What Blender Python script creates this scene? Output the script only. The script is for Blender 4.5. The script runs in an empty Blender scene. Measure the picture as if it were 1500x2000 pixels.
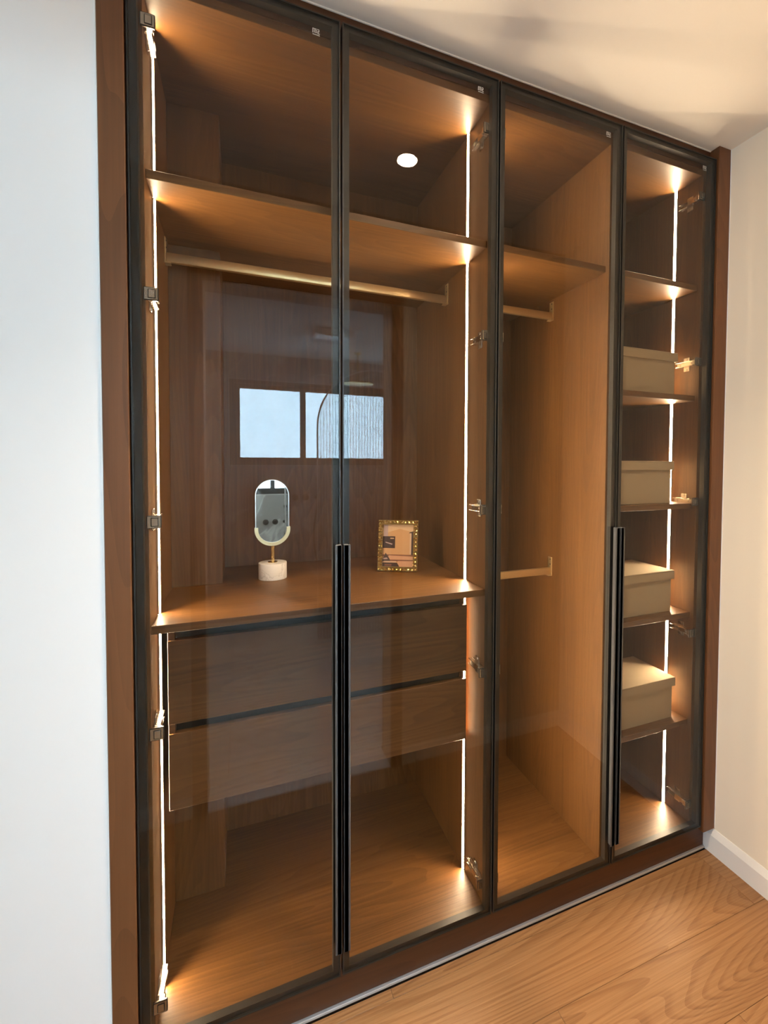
import bpy, bmesh, math, random
from mathutils import Matrix, Vector, Euler
random.seed(7)
C = bpy.context.scene.collection
S = bpy.context.scene
R = math.radians

# ---------------------------------------------------------------- camera
# X runs along the wardrobe doors, Y goes into the wardrobe (door glass at Y = 0), Z up from the floor
def make_camera():
    f, px, py = 946.66, 882.75, 932.29
    yaw, pitch, roll = R(23.5943), R(1.8561), R(0.3848)
    ex = Vector((math.cos(yaw), -math.sin(yaw), 0)); ez = Vector((math.sin(yaw), math.cos(yaw), 0)); ey = Vector((0, 0, -1))
    ey, ez = ey * math.cos(pitch) - ez * math.sin(pitch), ey * math.sin(pitch) + ez * math.cos(pitch)
    ex, ey = ex * math.cos(roll) - ey * math.sin(roll), ex * math.sin(roll) + ey * math.cos(roll)
    cd = bpy.data.cameras.new('camera'); co = bpy.data.objects.new('camera', cd); C.objects.link(co)
    m = Matrix((ex, -ey, -ez)).transposed().to_4x4(); m.translation = (0, -1.1616, 1.345)
    co.matrix_world = m
    cd.sensor_fit = 'AUTO'; cd.sensor_width = 36; cd.lens = f / 2000 * 36
    cd.shift_x = (750 - px) / 2000; cd.shift_y = (py - 1000) / 2000
    cd.clip_start = 0.01
    S.camera = co
make_camera()

# ---------------------------------------------------------------- world, added fill lamp, exposure
S.view_settings.view_transform = 'Standard'; S.view_settings.look = 'None'
S.view_settings.gamma = 1; S.view_settings.use_curve_mapping = False
S.view_settings.exposure = 0.28
S.cycles.max_bounces = 11; S.cycles.transparent_max_bounces = 24; S.cycles.diffuse_bounces = 6; S.cycles.glossy_bounces = 6
S.cycles.sample_clamp_indirect = 6; S.cycles.use_adaptive_sampling = True; S.cycles.adaptive_threshold = 0.02
w = bpy.data.worlds.new('overcast_sky'); S.world = w; w.use_nodes = True
w.node_tree.nodes['Background'].inputs[0].default_value = (0.56, 0.80, 1.0, 1)
w.node_tree.nodes['Background'].inputs[1].default_value = 25.5

def area(name, loc, rot, sx, sy, power, col, portal=False):
    d = bpy.data.lights.new(name, 'AREA'); d.shape = 'RECTANGLE'; d.size = sx; d.size_y = sy
    d.energy = power; d.color = col
    if portal: d.cycles.is_portal = True
    o = bpy.data.objects.new(name, d); C.objects.link(o); o.location = loc; o.rotation_euler = rot
    return o
area('window_portal', (0.73, -3.29, 1.66), (R(90), 0, R(180)), 1.7, .7, 1, (1, 1, 1), True)
# portal of the added bathroom side window
area('added_window_portal', (2.19, -2.65, 1.725), (R(90), 0, R(90)), .8, .75, 1, (1, 1, 1), True)
area('corridor_fill', (-4.185, -1.25, 1.35), (R(90), 0, R(-90)), 2.1, 1.9, 56, (0.54, 0.84, 1.10))  # added fill lamp standing in for daylight from the left
LED_COL, LED_STR = (1.0, 0.76, 0.50), 272
DOWN_COL, DOWN_STR = (1.0, 0.80, 0.58), 470
BATH_COL, BATH_STR = (0.95, 0.96, 1.0), 18

# ---------------------------------------------------------------- materials
def mat(name, col=(.8, .8, .8), rough=.5, metal=0, spec=.5, **kw):
    m = bpy.data.materials.new(name); m.use_nodes = True
    b = m.node_tree.nodes['Principled BSDF']
    b.inputs['Base Color'].default_value = (*col, 1); b.inputs['Roughness'].default_value = rough
    b.inputs['Metallic'].default_value = metal; b.inputs['Specular IOR Level'].default_value = spec
    for k, v in kw.items(): b.inputs[k].default_value = v
    return m
def nd(m, t, **kw):
    n = m.node_tree.nodes.new(t)
    for k, v in kw.items():
        if k.startswith('i_'):
            n.inputs[k[2:].replace('_', ' ')].default_value = v
        else: setattr(n, k, v)
    return n
def lk(m, a, b): m.node_tree.links.new(a, b)

def wood(name, dark, mid, light, axis='Z', scale=1.0, rough=.42, ring=26, spec=.4, figure=.5, fine=.6, bump=.08, line=False):
    """straight/cathedral grain running along the given object axis"""
    m = mat(name, mid, rough, spec=spec); b = m.node_tree.nodes['Principled BSDF']
    tc = nd(m, 'ShaderNodeTexCoord'); oi = nd(m, 'ShaderNodeObjectInfo')
    ml = nd(m, 'ShaderNodeVectorMath', operation='SCALE'); ml.inputs[0].default_value = (7.3, 11.1, 5.7)
    lk(m, oi.outputs['Random'], ml.inputs['Scale'])
    ad = nd(m, 'ShaderNodeVectorMath', operation='ADD'); lk(m, tc.outputs['Object'], ad.inputs[0]); lk(m, ml.outputs[0], ad.inputs[1])
    def stretch(a, c):
        mp = nd(m, 'ShaderNodeMapping')
        s = [c, c, c]; s['XYZ'.index(axis)] = a
        mp.inputs['Scale'].default_value = s; lk(m, ad.outputs[0], mp.inputs['Vector']); return mp
    # cathedral figure: contour lines of a stretched noise
    mp1 = stretch((.5 if line else .45) * scale, (4.2 if line else 5.0) * scale)
    n1 = nd(m, 'ShaderNodeTexNoise', i_Scale=1.0, i_Detail=1.5 if line else 1.6, i_Roughness=.42, i_Distortion=.35 if line else 0); lk(m, mp1.outputs[0], n1.inputs['Vector'])
    mu = nd(m, 'ShaderNodeMath', operation='MULTIPLY'); mu.inputs[1].default_value = ring; lk(m, n1.outputs[0], mu.inputs[0])
    fr = nd(m, 'ShaderNodeMath', operation='FRACT'); lk(m, mu.outputs[0], fr.inputs[0])
    cr1 = nd(m, 'ShaderNodeValToRGB'); e = cr1.color_ramp.elements
    e[0].position = 0; e[0].color = (1, 1, 1, 1); e[1].position = 1; e[1].color = (0, 0, 0, 1)
    for p_, v_ in (((.12, .95), (.55, .85), (.80, .15)) if line else ((.35, .62), (.82, .18))): k = e.new(p_); k.color = (v_, v_, v_, 1)
    lk(m, fr.outputs[0], cr1.inputs[0])
    # fine fibres
    mp2 = stretch(3 * scale, (230 if line else 120) * scale)
    n2 = nd(m, 'ShaderNodeTexNoise', i_Scale=1.0, i_Detail=4.0, i_Roughness=.6); lk(m, mp2.outputs[0], n2.inputs['Vector'])
    # slow tone drift
    mp3 = stretch(.9 * scale, 9 * scale)
    n3 = nd(m, 'ShaderNodeTexNoise', i_Scale=1.0, i_Detail=3.0, i_Roughness=.55); lk(m, mp3.outputs[0], n3.inputs['Vector'])
    mx = nd(m, 'ShaderNodeMath', operation='MULTIPLY'); mx.inputs[1].default_value = figure; lk(m, cr1.outputs[0], mx.inputs[0])
    a1 = nd(m, 'ShaderNodeMath', operation='MULTIPLY_ADD'); a1.inputs[1].default_value = fine; lk(m, n2.outputs[0], a1.inputs[0]); lk(m, mx.outputs[0], a1.inputs[2])
    a2 = nd(m, 'ShaderNodeMath', operation='MULTIPLY_ADD'); a2.inputs[1].default_value = .9; lk(m, n3.outputs[0], a2.inputs[0]); lk(m, a1.outputs[0], a2.inputs[2])
    mr = nd(m, 'ShaderNodeMapRange'); mr.inputs['From Min'].default_value = .45; mr.inputs['From Max'].default_value = figure * .62 + fine * .75 + .62
    lk(m, a2.outputs[0], mr.inputs['Value'])
    cr = nd(m, 'ShaderNodeValToRGB'); e = cr.color_ramp.elements
    e[0].position = 0; e[0].color = (*dark, 1); e[1].position = 1; e[1].color = (*light, 1)
    k = e.new(.5); k.color = (*mid, 1)
    lk(m, mr.outputs[0], cr.inputs[0]); lk(m, cr.outputs[0], b.inputs['Base Color'])
    bp = nd(m, 'ShaderNodeBump', i_Strength=bump, i_Distance=.002); lk(m, a1.outputs[0], bp.inputs['Height']); lk(m, bp.outputs[0], b.inputs['Normal'])
    return m
WD = dict(dark=(.064, .026, .0062), mid=(.122, .0530, .0138), light=(.180, .083, .0235))
wood_v = wood('walnut_vertical_grain', axis='Z', figure=.16, ring=40, **WD)
wood_h = wood('walnut_horizontal_grain', axis='X', figure=.2, ring=40, **WD)
wood_d = wood('walnut_deep_grain', axis='Y', figure=.16, ring=40, **WD)
trim_v = wood('trim_wood_vertical', (.085, .034, .012), (.140, .055, .019), (.172, .070, .025), axis='Z', figure=.2, fine=.5)
trim_h = wood('trim_wood_horizontal', (.048, .017, .006), (.076, .028, .0095), (.098, .037, .013), axis='X', figure=.2, fine=.5)
floor_w = wood('oak_floor', (.095, .040, .0125), (.240, .114, .0435), (.355, .188, .079), axis='X', ring=58, figure=.42, fine=1.5, rough=.42, scale=.8, bump=.35, line=True)

def paint(name, col, rough=.75, bump=.02):
    m = mat(name, col, rough, spec=.3); b = m.node_tree.nodes['Principled BSDF']
    tc = nd(m, 'ShaderNodeTexCoord'); n = nd(m, 'ShaderNodeTexNoise', i_Scale=260.0, i_Detail=2.0); lk(m, tc.outputs['Object'], n.inputs['Vector'])
    bp = nd(m, 'ShaderNodeBump', i_Strength=bump, i_Distance=.001); lk(m, n.outputs[0], bp.inputs['Height']); lk(m, bp.outputs[0], b.inputs['Normal'])
    return m
wall_m = paint('white_wall_paint', (.86, .85, .83))
wallr_m = paint('cream_wall_paint', (.90, .78, .61))
ceil_m = paint('ceiling_paint', (.86, .845, .82))
base_m = mat('baseboard_gloss_white', (.84, .79, .72), .35)
caulk = mat('white_sealant', (.88, .87, .84), .5)

def brushed(name, col, rough, metal=1, stretch=(400, 400, 8), amt=.08):
    m = mat(name, col, rough, metal); b = m.node_tree.nodes['Principled BSDF']
    tc = nd(m, 'ShaderNodeTexCoord'); mp = nd(m, 'ShaderNodeMapping'); mp.inputs['Scale'].default_value = stretch
    lk(m, tc.outputs['Object'], mp.inputs['Vector']); n = nd(m, 'ShaderNodeTexNoise', i_Scale=1.0, i_Detail=2.0); lk(m, mp.outputs[0], n.inputs['Vector'])
    mr = nd(m, 'ShaderNodeMapRange'); mr.inputs['To Min'].default_value = rough - amt; mr.inputs['To Max'].default_value = rough + amt
    lk(m, n.outputs[0], mr.inputs['Value']); lk(m, mr.outputs[0], b.inputs['Roughness'])
    return m
black_al = brushed('black_anodised_aluminium', (.010, .010, .009), .45, 0, amt=.05)
handle_al = brushed('black_satin_handle', (.055, .057, .060), .45, 0)
gold = brushed('champagne_gold', (.78, .58, .30), .34, .85, (8, 400, 400))
brass = brushed('polished_brass', (.80, .58, .24), .20, 1, (40, 40, 40), .03)
nickel = mat('nickel_hinge', (.72, .66, .58), .25, 1)
dark_st = mat('dark_hinge_steel', (.05, .048, .045), .35, .8)
alu = brushed('grey_metal_strip', (.62, .59, .57), .45, .4, (8, 400, 400))
dark_gap = mat('dark_recess', (.012, .012, .011), .6)
channel = mat('dark_drawer_channel', (.022, .024, .022), .45)
mirror_m = mat('mirror_silver', (.93, .94, .94), .015, 1)
led_house = mat('led_channel_profile', (.16, .11, .07), .5, .3)

def emit(name, col, st):
    m = bpy.data.materials.new(name); m.use_nodes = True; nt = m.node_tree
    nt.nodes.remove(nt.nodes['Principled BSDF'])
    e = nd(m, 'ShaderNodeEmission'); e.inputs[0].default_value = (*col, 1); e.inputs[1].default_value = st
    lk(m, e.outputs[0], nt.nodes['Material Output'].inputs[0]); return m
led_m = emit('warm_led_diffuser', LED_COL, LED_STR)
down_m = emit('downlight_lamp', DOWN_COL, DOWN_STR)
bath_m = emit('bathroom_fill_panel', BATH_COL, BATH_STR)

def clear_glass(name, tint, rough=0.0, ior=1.5, boost=1.0, flute=None):
    """thin architectural glass: fresnel mirror over tinted see-through"""
    m = bpy.data.materials.new(name); m.use_nodes = True; nt = m.node_tree
    nt.nodes.remove(nt.nodes['Principled BSDF'])
    tr = nd(m, 'ShaderNodeBsdfTransparent'); tr.inputs[0].default_value = (*tint, 1)
    gl = nd(m, 'ShaderNodeBsdfGlossy'); gl.inputs['Roughness'].default_value = rough
    fr = nd(m, 'ShaderNodeFresnel', i_IOR=ior)
    ge = nd(m, 'ShaderNodeNewGeometry'); io = nd(m, 'ShaderNodeMapRange'); io.inputs['To Min'].default_value = ior; io.inputs['To Max'].default_value = 1 / ior
    lk(m, ge.outputs['Backfacing'], io.inputs['Value']); lk(m, io.outputs[0], fr.inputs['IOR'])   # the same reflectance on both faces of the pane
    mu = nd(m, 'ShaderNodeMath', operation='MULTIPLY', use_clamp=True); mu.inputs[1].default_value = boost; lk(m, fr.outputs[0], mu.inputs[0])
    mx = nd(m, 'ShaderNodeMixShader'); lk(m, mu.outputs[0], mx.inputs[0]); lk(m, tr.outputs[0], mx.inputs[1]); lk(m, gl.outputs[0], mx.inputs[2])
    if flute:
        tc = nd(m, 'ShaderNodeTexCoord'); wv = nd(m, 'ShaderNodeTexWave', i_Scale=flute); wv.bands_direction = 'X'; lk(m, tc.outputs['Object'], wv.inputs['Vector'])
        bp = nd(m, 'ShaderNodeBump', i_Strength=.3, i_Distance=.002); lk(m, wv.outputs[0], bp.inputs['Height']); lk(m, bp.outputs[0], gl.inputs['Normal'])
        cr = nd(m, 'ShaderNodeMapRange'); cr.inputs['To Min'].default_value = .80; cr.inputs['To Max'].default_value = .97; lk(m, wv.outputs[0], cr.inputs['Value'])
        lk(m, cr.outputs[0], tr.inputs[0])
    lk(m, mx.outputs[0], nt.nodes['Material Output'].inputs[0]); return m
door_glass = clear_glass('grey_tinted_glass', (.86, .85, .83), ior=1.5, boost=.64)
win_glass = clear_glass('window_glass', (.97, .98, .98))
flute_glass = clear_glass('fluted_glass', (.9, .92, .92), flute=14)

def stone(name, c1, c2, scale=1.2, vein=(.5, .47, .43), rough=.3):
    m = mat(name, c1, rough); b = m.node_tree.nodes['Principled BSDF']
    tc = nd(m, 'ShaderNodeTexCoord'); n = nd(m, 'ShaderNodeTexNoise', i_Scale=scale, i_Detail=5.0, i_Distortion=.6); lk(m, tc.outputs['Object'], n.inputs['Vector'])
    cr = nd(m, 'ShaderNodeValToRGB'); e = cr.color_ramp.elements; e[0].position = .3; e[0].color = (*c1, 1); e[1].position = .7; e[1].color = (*c2, 1)
    for p, c in ((.485, c1), (.50, vein), (.515, c2)): k = e.new(p); k.color = (*c, 1)
    lk(m, n.outputs[0], cr.inputs[0]); lk(m, cr.outputs[0], b.inputs['Base Color']); return m
bath_stone = stone('grey_bathroom_marble', (.34, .325, .30), (.40, .385, .355), 1.1, (.60, .58, .55))
bath_floor_m = stone('grey_floor_tile', (.70, .69, .68), (.76, .75, .74), 2)
sill_stone = stone('light_marble_threshold', (.74, .74, .75), (.80, .80, .81), 3)
white_marble = stone('white_marble_base', (.86, .82, .77), (.90, .87, .83), 14, (.66, .62, .57), .35)

def fabric_board(name, col):
    m = mat(name, col, .8, spec=.2); b = m.node_tree.nodes['Principled BSDF']
    tc = nd(m, 'ShaderNodeTexCoord'); n = nd(m, 'ShaderNodeTexNoise', i_Scale=420.0, i_Detail=3.0); lk(m, tc.outputs['Object'], n.inputs['Vector'])
    bp = nd(m, 'ShaderNodeBump', i_Strength=.15, i_Distance=.001); lk(m, n.outputs[0], bp.inputs['Height']); lk(m, bp.outputs[0], b.inputs['Normal']); return m
box_m = fabric_board('beige_linen_board', (.43, .34, .225))

# ---------------------------------------------------------------- mesh helpers (all shapes given in world coordinates)
def B(): return bmesh.new()
def box(bm, x0, x1, y0, y1, z0, z1, bev=0, seg=1, mi=0, mtx=None):
    r = bmesh.ops.create_cube(bm, size=1); vs = r['verts']
    for v in vs:
        v.co = Vector(((x0 + x1) / 2 + v.co.x * (x1 - x0), (y0 + y1) / 2 + v.co.y * (y1 - y0), (z0 + z1) / 2 + v.co.z * (z1 - z0)))
    fs = set(f for v in vs for f in v.link_faces)
    if bev:
        es = list(set(e for v in vs for e in v.link_edges))
        r2 = bmesh.ops.bevel(bm, geom=es, offset=bev, segments=seg, affect='EDGES', profile=.5)
        fs = set(r2['faces']) | set(f for f in fs if f.is_valid)
        vs = list(set(v for f in fs for v in f.verts))
    for f in fs: f.material_index = mi
    if mtx is not None:
        for v in vs: v.co = mtx @ v.co
    return vs
def cyl(bm, c, r1, r2, h, seg=32, axis='Z', mi=0, bev=0):
    """frustum from c upward along axis"""
    m = {'Z': Matrix(), 'Y': Matrix.Rotation(R(-90), 4, 'X'), 'X': Matrix.Rotation(R(90), 4, 'Y')}[axis]
    r = bmesh.ops.create_cone(bm, cap_ends=True, segments=seg, radius1=r1, radius2=r2, depth=h, matrix=Matrix.Translation((0, 0, h / 2)))
    vs = r['verts']; fs = set(f for v in vs for f in v.link_faces)
    if bev:
        es = [e for e in set(e for v in vs for e in v.link_edges) if any(len(f.verts) > 4 for f in e.link_faces)]
        r2_ = bmesh.ops.bevel(bm, geom=es, offset=bev, segments=2, affect='EDGES', profile=.5)
        fs = set(r2_['faces']) | set(f for f in fs if f.is_valid); vs = list(set(v for f in fs for v in f.verts))
    for f in fs: f.material_index = mi
    for v in vs: v.co = m @ v.co + Vector(c)
    return vs
def tube(bm, pts, r, seg=12, mi=0):
    pts = [Vector(p) for p in pts]; rings = []
    for i, p in enumerate(pts):
        d = (pts[min(i + 1, len(pts) - 1)] - pts[max(i - 1, 0)]).normalized()
        q = d.to_track_quat('Z', 'Y').to_matrix()
        rings.append([bm.verts.new(p + q @ Vector((r * math.cos(t * 2 * math.pi / seg), r * math.sin(t * 2 * math.pi / seg), 0))) for t in range(seg)])
    for a, b in zip(rings, rings[1:]):
        for t in range(seg):
            f = bm.faces.new((a[t], a[(t + 1) % seg], b[(t + 1) % seg], b[t])); f.material_index = mi
    bm.faces.new(rings[0][::-1]); bm.faces.new(rings[-1])
def prism(bm, poly, y0, y1, mi=0):
    """extrude a polygon of (x, z) points along Y"""
    a = [bm.verts.new((x, y0, z)) for x, z in poly]; b = [bm.verts.new((x, y1, z)) for x, z in poly]
    n = len(poly); fs = [bm.faces.new(a), bm.faces.new(b[::-1])]
    for i in range(n): fs.append(bm.faces.new((a[i], b[i], b[(i + 1) % n], a[(i + 1) % n])))
    for f in fs: f.material_index = mi
    return a + b
def ring(bm, x0, x1, z0, z1, wx, wz, y0, y1, mi=0, bev=0):
    """mitred rectangular frame, extruded along Y"""
    o = [(x0, z0), (x1, z0), (x1, z1), (x0, z1)]; i_ = [(x0 + wx, z0 + wz), (x1 - wx, z0 + wz), (x1 - wx, z1 - wz), (x0 + wx, z1 - wz)]
    V = [[bm.verts.new((x, y, z)) for x, z in q] for y in (y0, y1) for q in (o, i_)]
    oa, ia, ob_, ib = V
    for k in range(4):
        j = (k + 1) % 4
        for q in ((oa[k], oa[j], ia[j], ia[k]), (ob_[j], ob_[k], ib[k], ib[j]), (oa[j], oa[k], ob_[k], ob_[j]), (ia[k], ia[j], ib[j], ib[k])):
            f = bm.faces.new(q); f.material_index = mi
def wloc(o):
    v = Vector(o.location)
    while o.parent: o = o.parent; v += Vector(o.location)
    return v
def ob(name, bm, mats, parent=None, smooth=False, origin=None, label=None):
    bmesh.ops.recalc_face_normals(bm, faces=bm.faces)
    me = bpy.data.meshes.new(name)
    xs = [v.co for v in bm.verts]
    lo = Vector((min(v.x for v in xs), min(v.y for v in xs), min(v.z for v in xs))); hi = Vector((max(v.x for v in xs), max(v.y for v in xs), max(v.z for v in xs)))
    og = Vector(origin) if origin is not None else Vector(((lo.x + hi.x) / 2, (lo.y + hi.y) / 2, lo.z))
    for v in bm.verts: v.co -= og
    if smooth:
        for f in bm.faces: f.smooth = True
    bm.to_mesh(me); bm.free()
    for m in (mats if isinstance(mats, (list, tuple)) else [mats]): me.materials.append(m)
    if smooth:
        try: me.set_sharp_from_angle(angle=R(40))
        except Exception: pass
    o = bpy.data.objects.new(name, me); C.objects.link(o)
    if parent: o.parent = parent; o.location = og - wloc(parent)
    else: o.location = og
    if label: o['label'] = label
    return o
def bx(name, m, parent, x0, x1, y0, y1, z0, z1, bev=.0008, **kw):
    b = B(); box(b, x0, x1, y0, y1, z0, z1, bev); return ob(name, b, m, parent, **kw)
def thing(name, loc, label, cat, group=None):
    o = bpy.data.objects.new(name, None); C.objects.link(o); o.location = loc; o.empty_display_size = .1
    o['label'] = label; o['category'] = cat
    if group: o['group'] = group
    return o
def tag(o, label, cat=None, group=None, kind=None):
    if label: o['label'] = label
    if cat: o['category'] = cat
    if group: o['group'] = group
    if kind: o['kind'] = kind
    return o
def struct(o, label=None): o['kind'] = 'structure'; return tag(o, label)

# ---------------------------------------------------------------- the setting
XW = 1.5225          # right wall
ZC = 2.400           # ceiling
FZ = -.028           # floor level
YF = .028            # fascia and plinth plane, set back behind the door fronts
CT0 = 2.3145
OW0, OW1 = -.90, -1.02   # wall opposite the wardrobe, with the bathroom doorway
DJ0, DJ1, DH = -.125, .609, 2.02
BY = -3.3; BZ = 2.247; BX0, BX1 = -.62, 2.2

# floor: real planks over a dark subfloor
fl = struct(bx('floor', dark_gap, None, -4.2, XW, -3.4, .66, FZ - .05, FZ - .012, 0), 'wooden plank floor of warm mid-brown oak')
def plank(x0, x1, y0, y1):
    g = .00035
    b = B(); box(b, x0 + g, x1 - g, y0 + g, y1 - g, FZ - .012, FZ, .0007); ob('plank', b, floor_w, fl)
rows = [(-.010, .0165)]
y = -.010
while y > OW0 - .02: rows.append((max(y - .187, OW1), y)); y -= .187
cuts = {0: [.35, 1.4605], 1: [.12, 1.4605], 2: [.72], 3: [.02, 1.13], 4: [.48], 5: [-.1, 1.0]}
for i, (a, b_) in enumerate(rows):
    if b_ - a < .01: continue
    cs = [-4.2, -2.9, -1.6] + [-.9 - .11 * i] + cuts.get(i, [.3]) + [XW]
    for x0, x1 in zip(cs, cs[1:]): plank(x0, x1, a, b_)
# side room floor beyond the corridor
for i in range(13):
    yy = OW1 - .187 * i
    plank(-4.2, -2.1 - .2 * (i % 3), yy - .187, yy); plank(-2.1 - .2 * (i % 3), -.72, yy - .187, yy)

struct(bx('ceiling', ceil_m, None, -4.2, XW + .12, OW1 + .0, .75, ZC, ZC + .06, 0), 'white painted ceiling above the wardrobe')
struct(bx('ceiling', ceil_m, None, -4.2, BX0 - .08, -3.4, OW1, ZC, ZC + .06, 0), 'white ceiling of the side room')
struct(bx('wall_right', wallr_m, None, XW, XW + .12, OW1, 0.75, FZ - .05, ZC, 0), 'cream painted wall right of the wardrobe')
struct(bx('wall_left', wall_m, None, -4.2, -.2493, 0, .08, FZ - .05, ZC, 0), 'white wall left of the wardrobe')
struct(bx('wall_side', wall_m, None, -4.32, -4.2, -3.4, .08, FZ - .05, ZC, 0), 'white end wall of the side room')
b = B()
box(b, DJ1, XW, OW1, OW0, FZ - .05, ZC); box(b, BX0 - .08, DJ0, OW1, OW0, FZ - .05, ZC); box(b, DJ0, DJ1, OW1, OW0, DH, ZC)
struct(ob('wall_opposite', b, paint('beige_wall_paint', (.52, .44, .35))), 'cream wall with the bathroom doorway, facing the wardrobe')
b = B(); box(b, -4.2, BX0 - .08, -3.52, -3.4, FZ - .05, ZC)
struct(ob('wall_back', b, wall_m), 'white far wall of the side room')

# baseboards
def baseboard(name, lab, x0, x1, y0, y1): struct(bx(name, base_m, None, x0, x1, y0, y1, FZ, .052, .002), lab)
b = B(); pr = [(1.5105, FZ), (XW, FZ), (XW, .058), (1.5205, .058), (1.5105, .036)]
A0 = [b.verts.new((x, OW0 + .012, z)) for x, z in pr]; A1 = [b.verts.new((x, YF, z)) for x, z in pr]
b.faces.new(A0); b.faces.new(A1[::-1])
for i in range(5): b.faces.new((A0[i], A1[i], A1[(i + 1) % 5], A0[(i + 1) % 5]))
struct(ob('baseboard_right', b, base_m), 'white chamfered baseboard along the cream right wall')
baseboard('baseboard_opposite', 'white baseboard right of the bathroom doorway', DJ1 + .05, XW, OW0, OW0 + .012)
baseboard('baseboard_opposite', 'white baseboard left of the bathroom doorway', BX0 - .08, DJ0 - .052, OW0, OW0 + .012)

# wardrobe surround: wooden side trims, top fascia, plinth, metal strip, sealant beads
TL0, TL1, TR0 = -.2493, -.2045, 1.4665
struct(bx('trim_1', trim_v, None, TL0, TL1, -.005, .03, FZ, ZC, .0012), 'dark wood upright trim left of the wardrobe')
struct(bx('trim_2', trim_v, None, TR0, XW, -.0075, .03, .060, ZC, .0012), 'dark wood upright trim right of the wardrobe')
b = B(); box(b, TL1, -.1965, .0302, .07, FZ, ZC); box(b, 1.4585, TR0, .0302, .07, FZ, ZC); box(b, -.1965, 1.4585, .0302, .07, CT0 + .0205, ZC)  # strips added to close the gaps against stray light
struct(ob('leak_filler', b, trim_v), 'added dark filler strips that block stray light between the cabinets and the surround')
struct(bx('trim_3', trim_h, None, TL1, TR0, YF, YF + .002, 2.335, ZC, 0), 'narrow dark wood fascia between wardrobe doors and ceiling')
struct(bx('trim_4', trim_h, None, TL1, 1.5105, YF, YF + .002, FZ - .04, .0811, 0), 'dark wood plinth under the wardrobe doors')
b = B(); box(b, TL1, 1.5105, YF - .008, YF, FZ + .001, FZ + .0085, .0006)
struct(ob('trim_5', b, alu), 'thin grey metal strip along the foot of the plinth')
b = B(); box(b, TL0 - .003, TL0, -.0035, 0, FZ, ZC, .0008); struct(ob('trim_6', b, caulk), 'white sealant bead beside the left trim')
b = B(); box(b, TL1, TR0, YF - .004, YF, ZC - .003, ZC + .001, .0008); struct(ob('trim_7', b, caulk), 'white sealant bead under the ceiling')
b = B(); box(b, XW - .0025, XW, -.0105, -.0075, .060, ZC, .0006); struct(ob('trim_8', b, caulk), 'white sealant bead between the right trim and wall')
struct(bx('wall_niche', wall_m, None, -.35, XW + .12, .66, .75, FZ - .05, ZC, 0), 'wall behind the wardrobe')
struct(bx('wall_niche', wall_m, None, -.35, -.2493, .08, .66, FZ - .05, ZC, 0), 'side of the niche that holds the wardrobe')

# ---------------------------------------------------------------- doorway and bathroom (seen mirrored in the glass doors)
b = B()
for y0, y1 in ((OW0, OW0 + .014), (OW1 - .014, OW1)):
    box(b, DJ0 - .05, DJ0, y0, y1, FZ, DH + .05, .001); box(b, DJ1, DJ1 + .05, y0, y1, FZ, DH + .05, .001); box(b, DJ0, DJ1, y0, y1, DH, DH + .05, .001)
struct(ob('door_1', b, trim_v), 'dark wood casing of the bathroom doorway')
struct(bx('threshold', sill_stone, None, DJ0, DJ1, OW1 - .06, OW0, FZ - .01, FZ + .004, .001), 'light marble threshold in the bathroom doorway')
fb = struct(bx('floor_bathroom', dark_gap, None, BX0, BX1, BY, OW1 - .06, FZ - .05, FZ - .012, 0), 'grey tiled bathroom floor')
nx, ny = 5, 4
for i in range(nx):
    for j in range(ny):
        sx, sy = (BX1 - BX0) / nx, (OW1 - .06 - BY) / ny
        bx('tile', bath_floor_m, fb, BX0 + i * sx + .001, BX0 + (i + 1) * sx - .001, BY + j * sy + .001, BY + (j + 1) * sy - .001, FZ - .012, FZ, .0008)
struct(bx('ceiling', ceil_m, None, BX0 - .08, BX1 + .1, BY - .12, OW1, BZ, BZ + .06, 0), 'white bathroom ceiling')
WX0, WX1, WZ0, WZ1 = -.08, 1.62, 1.305, 2.025
b = B()
box(b, BX0 - .08, WX0, BY - .12, BY, FZ - .05, BZ); box(b, WX1, BX1, BY - .12, BY, FZ - .05, BZ)
box(b, WX0, WX1, BY - .12, BY, FZ - .05, WZ0); box(b, WX0, WX1, BY - .12, BY, WZ1, BZ)
struct(ob('wall_bathroom_back', b, bath_stone), 'grey marble bathroom wall under the window')
struct(bx('wall_bathroom_left', bath_stone, None, BX0 - .08, BX0, BY, OW1, FZ - .05, BZ, 0), 'grey marble bathroom side wall')
b = B(); A_, B_, Z_, Y_ = -3.05, -2.25, 1.35, 2.1  # opening for an added, unseen window that brightens the bathroom
box(b, BX1, BX1 + .1, BY, A_, FZ - .05, BZ); box(b, BX1, BX1 + .1, B_, OW1, FZ - .05, BZ); box(b, BX1, BX1 + .1, A_, B_, FZ - .05, Z_); box(b, BX1, BX1 + .1, A_, B_, Y_, BZ)
struct(ob('wall_bathroom_right', b, bath_stone), 'grey marble bathroom end wall')
struct(bx('added_window', win_glass, None, BX1 + .04, BX1 + .046, A_, B_, Z_, Y_, 0), 'added unseen bathroom window that lets in more sky light')
b = B(); box(b, XW + .12, BX1 + .1, OW1, OW0, FZ - .05, BZ); struct(ob('wall_bathroom_front', b, bath_stone), 'bathroom wall beside the doorway')

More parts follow.
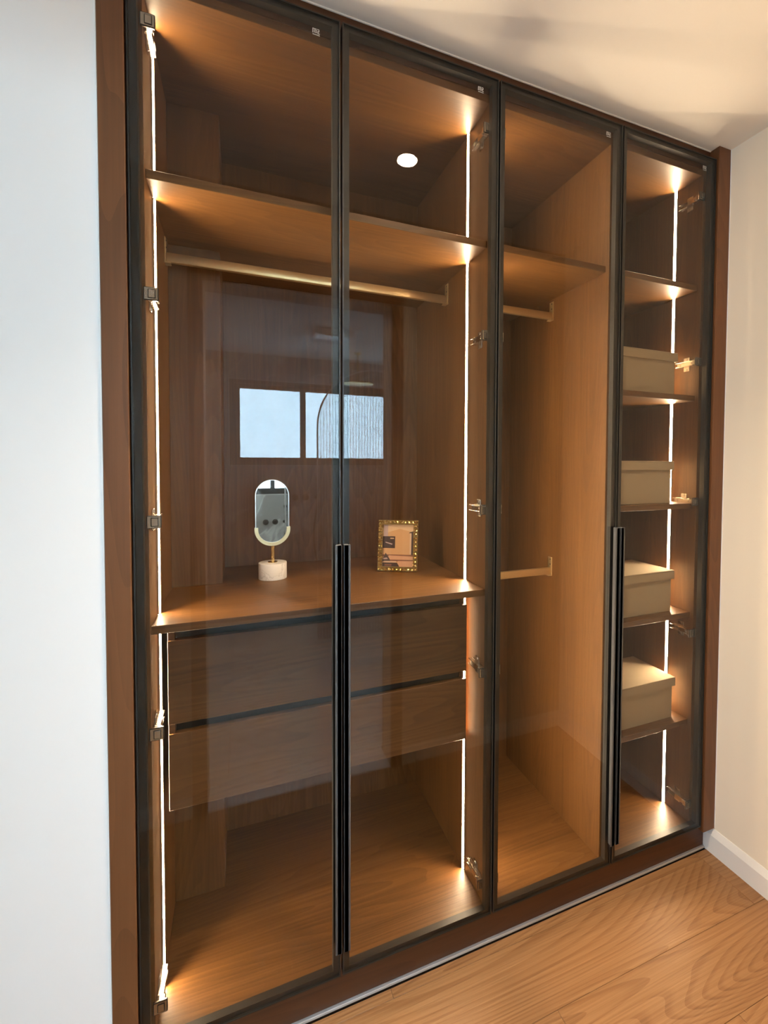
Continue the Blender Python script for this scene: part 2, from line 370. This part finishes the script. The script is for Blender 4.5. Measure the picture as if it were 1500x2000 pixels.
wroot = thing('window_1', ((WX0 + WX1) / 2, BY - .03, WZ0), 'wide dark framed bathroom window with frosted bright panes', 'window'); del wroot['category']; wroot['kind'] = 'structure'
win_fr = mat('dark_bronze_window_frame', (.045, .035, .028), .4, .3)
b = B(); ring(b, WX0, WX1, WZ0, WZ1, .03, .03, BY - .10, BY + .0, 0); ring(b, WX0 + .03, WX1 - .03, WZ0 + .03, WZ1 - .03, .05, .035, BY - .09, BY - .05)
ob('frame', b, win_fr, wroot)
for xm in (.516,): bx('mullion', win_fr, wroot, xm - .0225, xm + .0225, BY - .09, BY - .045, WZ0 + .06, WZ1 - .06)
for x0, x1 in ((-.002, .494), (.538, 1.54)): bx('pane', win_glass, wroot, x0 - .008, x1 + .008, BY - .074, BY - .068, WZ0 + .06, WZ1 - .06, 0)
b = B(); ring(b, WX0 - .008, WX1 + .008, WZ0 - .008, WZ1 + .008, .008, .008, BY, BY + .004); ob('edge_trim', b, alu, wroot, label='thin bright metal edge trim')

# window-like frame added around the unseen corridor fill lamp
fill_fr = thing('fill_lamp_frame', (-4.19, -1.25, .4), 'added frame around the unseen corridor fill lamp', 'window'); del fill_fr['category']; fill_fr['kind'] = 'structure'
b = B()
for y0, y1, z0, z1 in ((-2.36, -2.30, .34, 2.36), (-.20, -.14, .34, 2.36), (-2.30, -.20, .34, .40), (-2.30, -.20, 2.30, 2.36)): box(b, -4.2, -4.15, y0, y1, z0, z1, .003)
ob('frame', b, win_fr, fill_fr)
# ceiling exhaust unit
v = thing('ceiling_vent', (.60, -2.35, BZ), 'white square vent on the bathroom ceiling, mirrored in the glass', 'vent')
white_pl = mat('white_plastic', (.8, .8, .8), .4)
b = B(); box(b, .47, .73, -2.48, -2.22, BZ - .040, BZ, .006, 2); ob('housing', b, white_pl, v)
b = B(); box(b, .485, .715, -2.465, -2.235, BZ - .046, BZ - .040, .003, 2); ob('grille', b, mat('vent_grille', (.8, .84, .88), .12, 0, 1.0), v)
# rain shower
v = thing('rain_shower', (.905, -2.89, BZ), 'brass rain shower on a ceiling arm in the bathroom', 'shower')
b = B(); cyl(b, (.905, -2.89, BZ - .012), .03, .03, .012, 32, bev=.002); ob('ceiling_rose', b, brass, v, True)
b = B(); cyl(b, (.905, -2.89, BZ - .25), .009, .009, .25, 20); ob('arm', b, brass, v, True)
b = B(); cyl(b, (.905, -2.89, BZ - .262), .13, .13, .012, 48, bev=.003); ob('shower_head', b, brass, v, True)
# fluted arched screen
v = thing('shower_screen', (.98, -2.6, FZ), 'arched fluted glass shower screen in the bathroom', 'screen')
def arch(x0, x1, zt, z0=FZ, n=28):
    r = (x1 - x0) / 2; cx = (x0 + x1) / 2; zc = zt - r
    return [(x0, z0), (x1, z0)] + [(cx + r * math.cos(t * math.pi / n), zc + r * math.sin(t * math.pi / n)) for t in range(n + 1)]
b = B(); prism(b, arch(.535, 1.435, 2.055), -2.604, -2.596); ob('glass_panel', b, flute_glass, v)
b = B(); tube(b, [(x, -2.6, z) for x, z in arch(.535, 1.435, 2.055)[1:] + [(.535, FZ)]], .006, 8); ob('frame', b, alu, v, True)
# shower controls
for i, (x, lab) in enumerate(((.4392, 'bronze shower valve on marble wall, farther from the hand shower'), (.5306, 'bronze shower valve on marble wall, next to the hand shower'))):
    v = thing('shower_valve', (x, BY, 1.02), lab, 'shower valve', 'round shower valves on the bathroom wall')
    br = bpy.data.materials.get('dark_bronze') or mat('dark_bronze', (.06, .042, .03), .35, .6)
    b = B(); cyl(b, (x, BY, 1.02), .028, .028, .006, 32, 'Y', bev=.001); ob('plate', b, br, v, True)
    b = B(); cyl(b, (x, BY + .006, 1.02), .019, .017, .035, 32, 'Y', bev=.002); ob('grip', b, br, v, True)
v = thing('hand_shower', (.62, BY, 1.02), 'bronze hand shower with a hanging hose on marble wall', 'shower')
b = B(); cyl(b, (.62, BY, 1.02), .016, .014, .03, 24, 'Y', bev=.001); ob('bracket', b, br, v, True)
b = B(); tube(b, [(.627, BY + .035, .93), (.627, BY + .037, 1.17)], .009, 12); cyl(b, (.612, BY + .035, 1.178), .014, .014, .03, 20, 'X'); ob('handset', b, br, v, True)
b = B(); tube(b, [(.627 + (-.03 * math.sin(t / 14 * math.pi)) * (1 if t < 12 else 1), BY + .03, .94 - .52 * t / 14) for t in range(15)] + [(.64, BY + .02, .415), (.66, BY + .012, .41)], .006, 10); ob('hose', b, br, v, True)
# fill panel added on the unseen part of the bathroom ceiling
v = thing('bath_fill_panel', (.25, -1.28, BZ), 'added flat square fill light, unseen on the bathroom ceiling near the doorway', 'ceiling light')
b = B(); ring(b, -.02, .52, -1.53, -1.03, .02, .02, 0, .02)
for q in b.verts: q.co = Vector((q.co.x, q.co.z, BZ - q.co.y))
ob('rim', b, white_pl, v)
bx('diffuser', bath_m, v, .0, .50, -1.51, -1.05, BZ - .016, BZ - .004, 0)

# ---------------------------------------------------------------- downlight in front of the doors
v = thing('downlight', (.543, -.488, ZC), 'small round downlight in the ceiling before the wardrobe', 'downlight')
DX, DY = .543, -.488
b = B(); n = 40; prof = [(.046, ZC - .0005), (.044, ZC - .003), (.036, ZC - .003), (.034, ZC - .0005)]
rg = [[b.verts.new((DX + r * math.cos(t * 2 * math.pi / n), DY + r * math.sin(t * 2 * math.pi / n), z)) for t in range(n)] for r, z in prof]
for a, c in zip(rg, rg[1:]):
    for t in range(n): b.faces.new((a[t], a[(t + 1) % n], c[(t + 1) % n], c[t]))
ob('trim_ring', b, mat('downlight_white', (.9, .88, .85), .3), v, True)
b = B(); bmesh.ops.create_circle(b, cap_ends=True, segments=40, radius=.0335, matrix=Matrix.Translation((DX, DY, ZC - .0018)))
ob('lamp', b, down_m, v)
ld = bpy.data.lights.new('downlight_beam', 'SPOT'); ld.energy = 130; ld.color = DOWN_COL; ld.spot_size = R(112); ld.spot_blend = 1; ld.shadow_soft_size = .03
lo_ = bpy.data.objects.new('downlight_beam', ld); C.objects.link(lo_); lo_.parent = v; lo_.location = (0, 0, -.006)
b = B(); n = 40; prof = [(.0215, ZC - .0028), (.023, ZC - .0036), (.0245, ZC - .0028)]
rg = [[b.verts.new((DX + r * math.cos(t * 2 * math.pi / n), DY + r * math.sin(t * 2 * math.pi / n), z)) for t in range(n)] for r, z in prof]
for a, c in zip(rg, rg[1:]):
    for t in range(n): b.faces.new((a[t], a[(t + 1) % n], c[(t + 1) % n], c[t]))
ob('lens_ring', b, led_house, v, True)

# ---------------------------------------------------------------- wardrobe
XL, XM0, XM1, X30, X31, XR = -.178, .628, .648, 1.0423, 1.0603, 1.44
CB, CT, CF, CD = .0813, 2.3145, .0305, .62     # carcass floor top, inner ceiling, front, back wall
SF = .045
Z0, Z1 = .0766, 2.3606
cab1 = thing('wardrobe_cabinet', ((XL + XM0) / 2, .3, 0), 'wide double-door wardrobe cabinet with drawers, rail and a counter holding a mirror', 'wardrobe')
cab2 = thing('wardrobe_cabinet', ((XM1 + X30) / 2, .3, 0), 'narrow single-door wardrobe cabinet with two hanging rails, one above the other', 'wardrobe')
cab3 = thing('wardrobe_cabinet', ((X31 + XR) / 2, .3, 0), 'narrow wardrobe cabinet with six open levels and beige boxes beside the cream wall', 'wardrobe')
half = (XM0 + XM1) / 2
def carcass(cab, xa, xb, ta, tb):
    """side boards of thickness ta, tb outside [xa, xb]; top, floor and back boards"""
    bx('side_panel', wood_v, cab, xa - ta, xa, CF, CD + .015, CB - .018, CT + .02)
    bx('side_panel', wood_v, cab, xb, xb + tb, CF, CD + .015, CB - .018, CT + .02)
    bx('top_panel', wood_h, cab, xa, xb, CF, CD, CT, CT + .02)
    bx('bottom_panel', wood_h, cab, xa, xb, CF, CD, CB - .018, CB)
    bx('back_panel', wood_v, cab, xa, xb, CD, CD + .015, CB - .018, CT + .02)
carcass(cab1, XL, XM0, .018, .0098); carcass(cab2, XM1, X30, .0098, .0088); carcass(cab3, X31, XR, .0088, .018)
def led(cab, x, y, sgn, z0, z1):
    """angled light profile set on a side board; sgn = direction it faces along X"""
    # a shallow channel tilted 22 degrees towards the doors, the diffuser sunk 2 mm between its two lips
    w2, sink, th = .0044, .0024, R(22)
    ux, uy = sgn * math.sin(th), math.cos(th)        # across the face, towards the back
    nx_, ny_ = sgn * math.cos(th), -math.sin(th)     # out of the face
    c0 = Vector((x + sgn * .0044, y, 0))
    P = lambda a, h: (c0.x + ux * a + nx_ * h, c0.y + uy * a + ny_ * h)
    A = [P(-w2, -sink), P(w2, -sink), P(w2, 0), P(w2 + .0008, 0), (x, y + w2 + .0012), (x, y - w2 - .0018), P(-w2 - .0008, .0006), P(-w2, .0006)]
    b = B(); n = len(A)
    lo = [b.verts.new((p[0], p[1], z0)) for p in A]; hi = [b.verts.new((p[0], p[1], z1)) for p in A]
    for i in range(n):
        f = b.faces.new((lo[i], lo[(i + 1) % n], hi[(i + 1) % n], hi[i])); f.material_index = 0 if i == 0 else 1
    for q in (lo, hi[::-1]): b.faces.new(q).material_index = 1
    ob('led_strip', b, [led_m, led_house], cab)
S1B, S1T = 1.935, 1.954
CTB, CTT = .968, .9866
for z0, z1 in ((CB, CTB), (CTT, S1B), (S1T, CT)):
    led(cab1, XL, .132, 1, z0 + .001, z1 - .001); led(cab1, XM0, .163, -1, z0 + .001, z1 - .001)
bx('shelf', wood_h, cab1, XL, XM0, SF, CD, S1B, S1T)
bx('countertop', wood_h, cab1, XL, XM0, SF - .005, CD, CTB, CTT)
bx('corner_casing', wood_v, cab1, XL, -.049, .3835, CD, CTT, S1B, label='boxed-out corner column')
bx('corner_casing', wood_v, cab1, XL, -.049, .3835, CD, S1T, CT)
bx('corner_casing', wood_v, cab1, XL, -.049, .3835, CD, CB, CTB)
# drawers
DXL, DXR, DY0 = -.1585, .6125, .124
b = B(); box(b, DXL, DXL + .014, DY0 + .004, .383, .517, CTB, .0005); box(b, DXR - .014, DXR, DY0 + .02, .5, .517, CTB, .0005); box(b, DXL + .014, DXR - .014, DY0 + .02, .5, .517, .529)
ob('drawer_housing', b, wood_h, cab1)
for z0, z1 in ((.723, .922), (.517, .700)):
    b = B(); box(b, DXL, DXR, DY0, DY0 + .018, z0, z1, .0008); d = ob('drawer', b, wood_h, cab1)
    b = B(); box(b, DXL + .015, DXR - .015, DY0 + .018, DY0 + .19, z0 + .01, z1 - .03, 0); ob('drawer_box', b, wood_h, d)
    b = B(); box(b, DXL + .014, DXR - .014, DY0 + .024, DY0 + .03, z1 - .02, z1 + (.046 if z1 > .9 else .023), 0); box(b, DXL + .014, DXR - .014, DY0 + .018, DY0 + .03, z1 - .022, z1 - .02, 0)
    ob('finger_channel', b, channel, d)
    b = B(); cyl(b, (DXL + .006, DY0 + .008, z1), .003, .003, .008, 12); ob('bumper', b, white_pl, d, True)
def rail(cab, xa, xb, y, z, lower=False):
    """flat champagne hanging rail with an end bracket at each side"""
    b = B(); box(b, xa + .003, xb - .003, y - .0075, y + .0075, z, z + .026, .004, 2); r = ob('hanging_rail', b, gold, cab, True)
    for x, s in ((xa, 1), (xb, -1)):
        b = B()
        box(b, min(x, x + s * .003), max(x, x + s * .003), y - .012, y + .012, z - .004, z + .064, .001)
        box(b, min(x, x + s * .014), max(x, x + s * .014), y - .0115, y + .0115, z - .004, z, .0008)
        for zz in (z + .056, z + .038):
            cyl(b, (x + s * .003 - (0 if s > 0 else .0012), y - .004, zz), .0022, .0018, .0012, 12, 'X', 1); 
        ob('bracket', b, [gold, dark_st], r)
rail(cab1, XL, XM0, .327, 1.864)
rail(cab2, XM1, X30, .327, 1.862); rail(cab2, XM1, X30, .316, .934)
bx('shelf', wood_h, cab2, XM1, X30, SF, CD, S1B, S1T)
for z0, z1 in ((CB, S1B), (S1T, CT)): led(cab2, XM1, .163, 1, z0 + .001, z1 - .001)
tops = [.443, .825, 1.206, 1.578, S1T]
prev = CB
for t in tops:
    bx('shelf', wood_h, cab3, X31, XR, SF, CD, t - .0185, t)
    led(cab3, XR, .139, -1, prev + .001, t - .0195); prev = t
led(cab3, XR, .139, -1, prev + .001, CT - .001)

# hinge mesh (faces +X, board surface at x = 0, door plane towards -Y), shared by all hinges
def hinge_mesh():
    b = B()
    box(b, 0, .003, .045, .112, -.009, .009, .0008)                       # mounting plate
    box(b, 0, .0025, .068, .092, -.024, .024, .0008)                      # wings
    for s in (-1, 1): cyl(b, (.0025, .080, s * .018), .004, .0035, .002, 14, 'X')
    for s in (-1, 1): box(b, .003, .014, .036, .116, s * .0075 - .001, s * .0075 + .001, .0004)   # side cheeks of the arm
    box(b, .0125, .0145, .036, .080, -.0075, .0075, .0005)                # arm cover
    box(b, .005, .0065, .084, .116, -.0075, .0075, .0004)
    cyl(b, (.0145, .052, 0), .0035, .003, .0018, 14, 'X'); cyl(b, (.0065, .104, 0), .0035, .003, .0018, 14, 'X')
    box(b, .004, .019, .022, .044, -.010, .010, .002, 2, mi=1)             # knuckle
    box(b, -.004, .024, .0235, .030, -.014, .014, .002, 2, mi=1)           # cup block on the door frame
    bmesh.ops.recalc_face_normals(b, faces=b.faces)
    me = bpy.data.meshes.new('hinge'); b.to_mesh(me); b.free(); me.materials.append(nickel); me.materials.append(dark_st); return me
HM = hinge_mesh()
GW = .0032
def door(cab, x0, x1, hinge_x, hinge_s, handle_side, lab):
    d_o = B()
    ring(d_o, x0, x1, Z0 + .002, Z1 - .002, .017, .014, .0048, .023)       # frame behind the glass
    ring(d_o, x0, x1, Z0 + .002, Z1 - .002, .0028, .0028, -.0012, .0048)   # slim outer lip
    d = ob('door', d_o, black_al, cab)
    d['label'] = lab
    b = B(); box(b, x0 + .0029, x1 - .0029, 0, .0046, Z0 + .0049, Z1 - .0049); ob('glass_pane', b, door_glass, d)
    hx0, hx1 = (x1 - .0115, x1 - .0002) if handle_side == 'R' else (x0 + .0002, x0 + .0115)
    b = B(); box(b, hx0, hx1, -.018, -.0013, .152, 1.147, .001)
    sx = hx0 - .006 if handle_side == 'R' else hx1
    box(b, hx0 - .004 if handle_side == 'R' else hx0, hx1 if handle_side == 'R' else hx1 + .004, -.018, -.0155, .152, 1.147, .0008)
    ob('handle', b, handle_al, d)
    for z in (2.243, 1.69, 1.213, .757, .150):
        h = bpy.data.objects.new('hinge', HM); C.objects.link(h); h.parent = d
        h.location = Vector((hinge_x, 0, z)) - wloc(d)
        if hinge_s < 0: h.scale = (-1, 1, 1)
    # maker's mark printed near the top right corner
    b = B(); mx, mz = x1 - .062, Z1 - .052; yy0, yy1 = -.0003, -.0001
    def q(u0, u1, v0, v1): box(b, mx + u0, mx + u1, yy0, yy1, mz + v0, mz + v1)
    q(0, .0012, .004, .014); q(0, .009, .0128, .014); q(.0026, .0086, .0103, .0112); q(.0026, .0072, .0078, .0087); q(.0026, .0086, .0053, .0062)
    q(.0086, .0098, .0053, .0112); q(.0105, .0150, .0128, .014); q(.0138, .0150, .0095, .014); q(.0115, .0150, .0085, .0097); q(.0115, .0127, .0053, .0097); q(.0115, .0160, .0040, .0053)
    for k in range(6): q(.0005 + k * .0027, .0022 + k * .0027, .0, .0018)
    ob('printed_mark', b, mat_mark, d, label='small pale printed mark')
    return d
mat_mark = mat('pale_print', (.75, .75, .75), .6)
g = .0025
XA, X12, X23, X34, X5 = -.2012, .2205, .6387, 1.0625, 1.4616
door(cab1, XA, X12 - g, XL, 1, 'R', 'leftmost glass door, hinged beside the left trim')
door(cab1, X12 + g, X23 - g, XM0, -1, 'L', 'second glass door from the left')
door(cab2, X23 + g, X34 - g, XM1, 1, 'R', 'glass door before the two hanging rails')
door(cab3, X34 + g, X5, XR, -1, 'L', 'rightmost glass door, before the boxes')

# ---------------------------------------------------------------- things in the wardrobe
# vanity mirror
VX, VY, VZ = .0885, .402, CTT
v = thing('vanity_mirror', (VX, VY, VZ), 'oval tabletop mirror on a brass stem with round white marble base', 'mirror')
b = B(); cyl(b, (VX, VY, VZ), .0405, .0405, .049, 64, bev=.0015); ob('base', b, white_marble, v, True)
b = B(); cyl(b, (VX, VY, VZ + .049), .0055, .0055, .0535, 24); cyl(b, (VX, VY, VZ + .049), .014, .014, .0015, 32); ob('stem', b, brass, v, True)
mt = Matrix.Translation((VX, VY, VZ + .100)) @ Matrix.Rotation(R(1.6), 4, 'Z') @ Matrix.Rotation(R(-2.35), 4, 'X')
def pill(r, half_h, cz, n=24):
    return [(r * math.cos(t * math.pi / n), cz + half_h + r * math.sin(t * math.pi / n)) for t in range(n + 1)] + [(-r * math.cos(t * math.pi / n), cz - half_h - r * math.sin(t * math.pi / n)) for t in range(n + 1)]
MC = .101
b = B(); vs = prism(b, pill(.0465, .0505, MC), -.0035, .0025)
for q in b.verts: q.co = mt @ q.co
ob('mirror_plate', b, mirror_m, v)
b = B(); pa = pill(.0485, .0505, MC); pb = pill(.0463, .0505, MC)
V = [[b.verts.new((x, yy, z)) for x, z in pp] for yy in (-.0042, .003) for pp in (pa, pb)]
n = len(pa)
for i in range(n):
    j = (i + 1) % n; oa, ia, oc, ic = V
    for qd in ((oa[i], oa[j], ia[j], ia[i]), (oc[j], oc[i], ic[i], ic[j]), (oa[j], oa[i], oc[i], oc[j]), (ia[i], ia[j], ic[j], ic[i])): b.faces.new(qd)
for q in b.verts: q.co = mt @ q.co
ob('rim', b, mat('pale_mirror_rim', (.75, .72, .66), .3, 1), v, label='thin pale rim')
b = B(); n = 32; zc0 = MC - .0505
prof = []
for i in range(n + 1):
    t = math.pi + math.pi * i / n
    t = math.pi * 1.0 + (-R(6) + (math.pi + 2 * R(6)) * i / n)
    for rr, yy in ((.0410, -.009), (.0510, -.009), (.0510, .006), (.0410, .006)):
        prof.append(b.verts.new((rr * math.cos(t), yy, zc0 + rr * math.sin(t))))
for i in range(n):
    for k in range(4): b.faces.new((prof[i * 4 + k], prof[i * 4 + (k + 1) % 4], prof[(i + 1) * 4 + (k + 1) % 4], prof[(i + 1) * 4 + k]))
b.faces.new(prof[:4]); b.faces.new(prof[-4:][::-1])
for q in b.verts: q.co = mt @ q.co
ob('cradle', b, brushed('pale_gold', (.80, .68, .42), .35, .8, (60, 60, 60), .05), v, label='pale gold crescent cradle')

# photo frame
pf = thing('photo_frame', (.4667, .345, CTT), 'small gold beaded picture frame leaning on the wardrobe counter', 'picture frame')
PM = Matrix.Translation((.4667, .345, CTT)) @ Matrix.Rotation(R(-28.4), 4, 'Z') @ Matrix.Rotation(R(-7), 4, 'X')
PW, PH = .130, .166
gold2 = brushed('antique_gold_leaf', (.83, .62, .25), .25, 1, (90, 90, 90), .1)
gold3 = mat('antique_gold_dark', (.30, .20, .07), .45, .9)  # darker, rougher gold for the border under the beading
def put(bm):
    for q in bm.verts: q.co = PM @ q.co
b = B(); ring(b, -PW / 2, PW / 2, 0.001, PH, .0145, .0145, -.006, .006); ring(b, -PW / 2 + .011, PW / 2 - .011, .012, PH - .011, .0035, .0035, -.008, -.006, 0); put(b); ob('border', b, gold3, pf)
def nug(bm, x, z, sx, sz):
    r = bmesh.ops.create_icosphere(bm, subdivisions=1, radius=1)
    a = random.uniform(0, 3.1)
    for q in r['verts']:
        k = random.uniform(.85, 1.12)
        q.co = Vector((x + q.co.x * sx * k, -.006 + q.co.y * .006 * k, z + q.co.z * sz * k))
b = B()
nz = 13
for s in (-1, 1):
    for i in range(nz):
        z = .007 + (PH - .014) * i / (nz - 1)
        nug(b, s * (PW / 2 - .0046), z, .0052, .0054 * random.uniform(.75, 1.05)); nug(b, s * (PW / 2 - .0118), z + random.uniform(-.002, .002), .0030, .0046)
for zz in (.0065, PH - .0065):
    for i in range(9):
        x = -PW / 2 + .014 + (PW - .028) * i / 8
        nug(b, x, zz, .0056, .0058)
put(b)
tag(ob('beading', b, gold2, pf), 'irregular shiny gold beading').__setitem__('kind', 'stuff')
# photograph: flat print, picked out in coloured patches
cols = {'wall': (.60, .34, .16), 'wall_hi': (.68, .46, .27), 'pic': (.05, .028, .025), 'white': (.66, .46, .33), 'bed': (.62, .34, .20), 'bed_d': (.22, .09, .05), 'dark': (.06, .035, .03), 'lilac': (.45, .33, .31)}
pm = [mat('photo_' + k, c, .35) for k, c in cols.items()]; ci = {k: i for i, k in enumerate(cols)}
b = B()
def patch(k, pts, lay):
    sx, sz = PW - .029, PH - .029
    vs = [b.verts.new((-PW / 2 + .0145 + x * sx, -.0012 - lay * .00012, .0145 + z * sz)) for x, z in pts]
    f = b.faces.new(vs); f.material_index = ci[k]
R4 = lambda x0, x1, z0, z1: [(x0, z0), (x1, z0), (x1, z1), (x0, z1)]
patch('wall', R4(0, 1, 0, 1), 0); patch('wall_hi', [(0, .78), (.55, .90), (1, .82), (1, 1), (0, 1)], 1); patch('lilac', R4(.02, .16, .45, 1), 2)
patch('pic', R4(0, .40, .44, .72), 3); patch('lilac', [(.08, .57), (.30, .52), (.32, .545), (.09, .59)], 4); patch('wall_hi', R4(.24, .36, .66, .685), 4)
patch('white', R4(.88, .93, .30, .80), 1); patch('dark', [(.93, .27), (1, .25), (1, .85), (.86, .82), (.86, .80), (.93, .80)], 2)
patch('bed_d', R4(0, 1, .24, .29), 3); patch('bed', [(.16, .16), (1, .16), (1, .25), (.2, .27)], 4); patch('bed_d', R4(.2, 1, .13, .17), 5)
patch('bed', R4(.5, 1, .0, .14), 6); patch('dark', [(0, .17), (.10, .33), (.24, .18), (.26, .12), (0, .12)], 7); patch('white', R4(.03, .45, .105, .135), 8)
patch('lilac', [(.02, .20), (.14, .22), (.18, .18), (.02, .17)], 8); patch('dark', [(0, 0), (.56, 0), (.48, .10), (0, .10)], 7); patch('bed_d', R4(.08, .3, .03, .06), 8)
put(b); ob('photo_print', b, pm, pf, label='print of a bedroom wall and bed')
b = B(); box(b, -PW / 2 + .012, PW / 2 - .012, -.0008, .003, .012, PH - .012); put(b); ob('backing', b, dark_st, pf)
b = B(); m2 = PM @ Matrix.Translation((0, .005, PH * .62)) @ Matrix.Rotation(R(17), 4, 'X'); box(b, -.02, .02, 0, .002, -.1035, 0, .0005, mtx=m2); ob('easel_leg', b, dark_st, pf)

# storage boxes
def storage_box(x0, x1, y0, y1, z, lab):
    v = thing('storage_box', ((x0 + x1) / 2, (y0 + y1) / 2, z), lab, 'storage box', 'beige lidded boxes in the wardrobe')
    e = .007
    b = B(); box(b, x0 + e, x1 - e, y0 + e, y1 - e, z, z + .135, .0015); ob('body', b, box_m, v)
    b = B(); t, h = .0045, .030; zt = z + .1455
    ring(b, x0, x1, -y1, -y0, e - .0006, e - .0006, zt - h, zt - .004)
    for q in b.verts: q.co = Vector((q.co.x, -q.co.z, q.co.y))
    box(b, x0, x1, y0, y1, zt - .004, zt, .0012)
    ob('lid', b, box_m, v)
for z, x0, x1, lab in ((1.578, 1.083, 1.385, 'beige lidded box in the wardrobe, topmost of the four'),
                       (1.206, 1.078, 1.378, 'beige lidded box in the wardrobe, second from the top'),
                       (.825, 1.082, 1.390, 'beige lidded box with lit lid, third from the top'),
                       (.443, 1.100, 1.406, 'beige lidded box in the wardrobe, lowest of the four')):
    storage_box(x0, x1, .070, .272, z, lab)
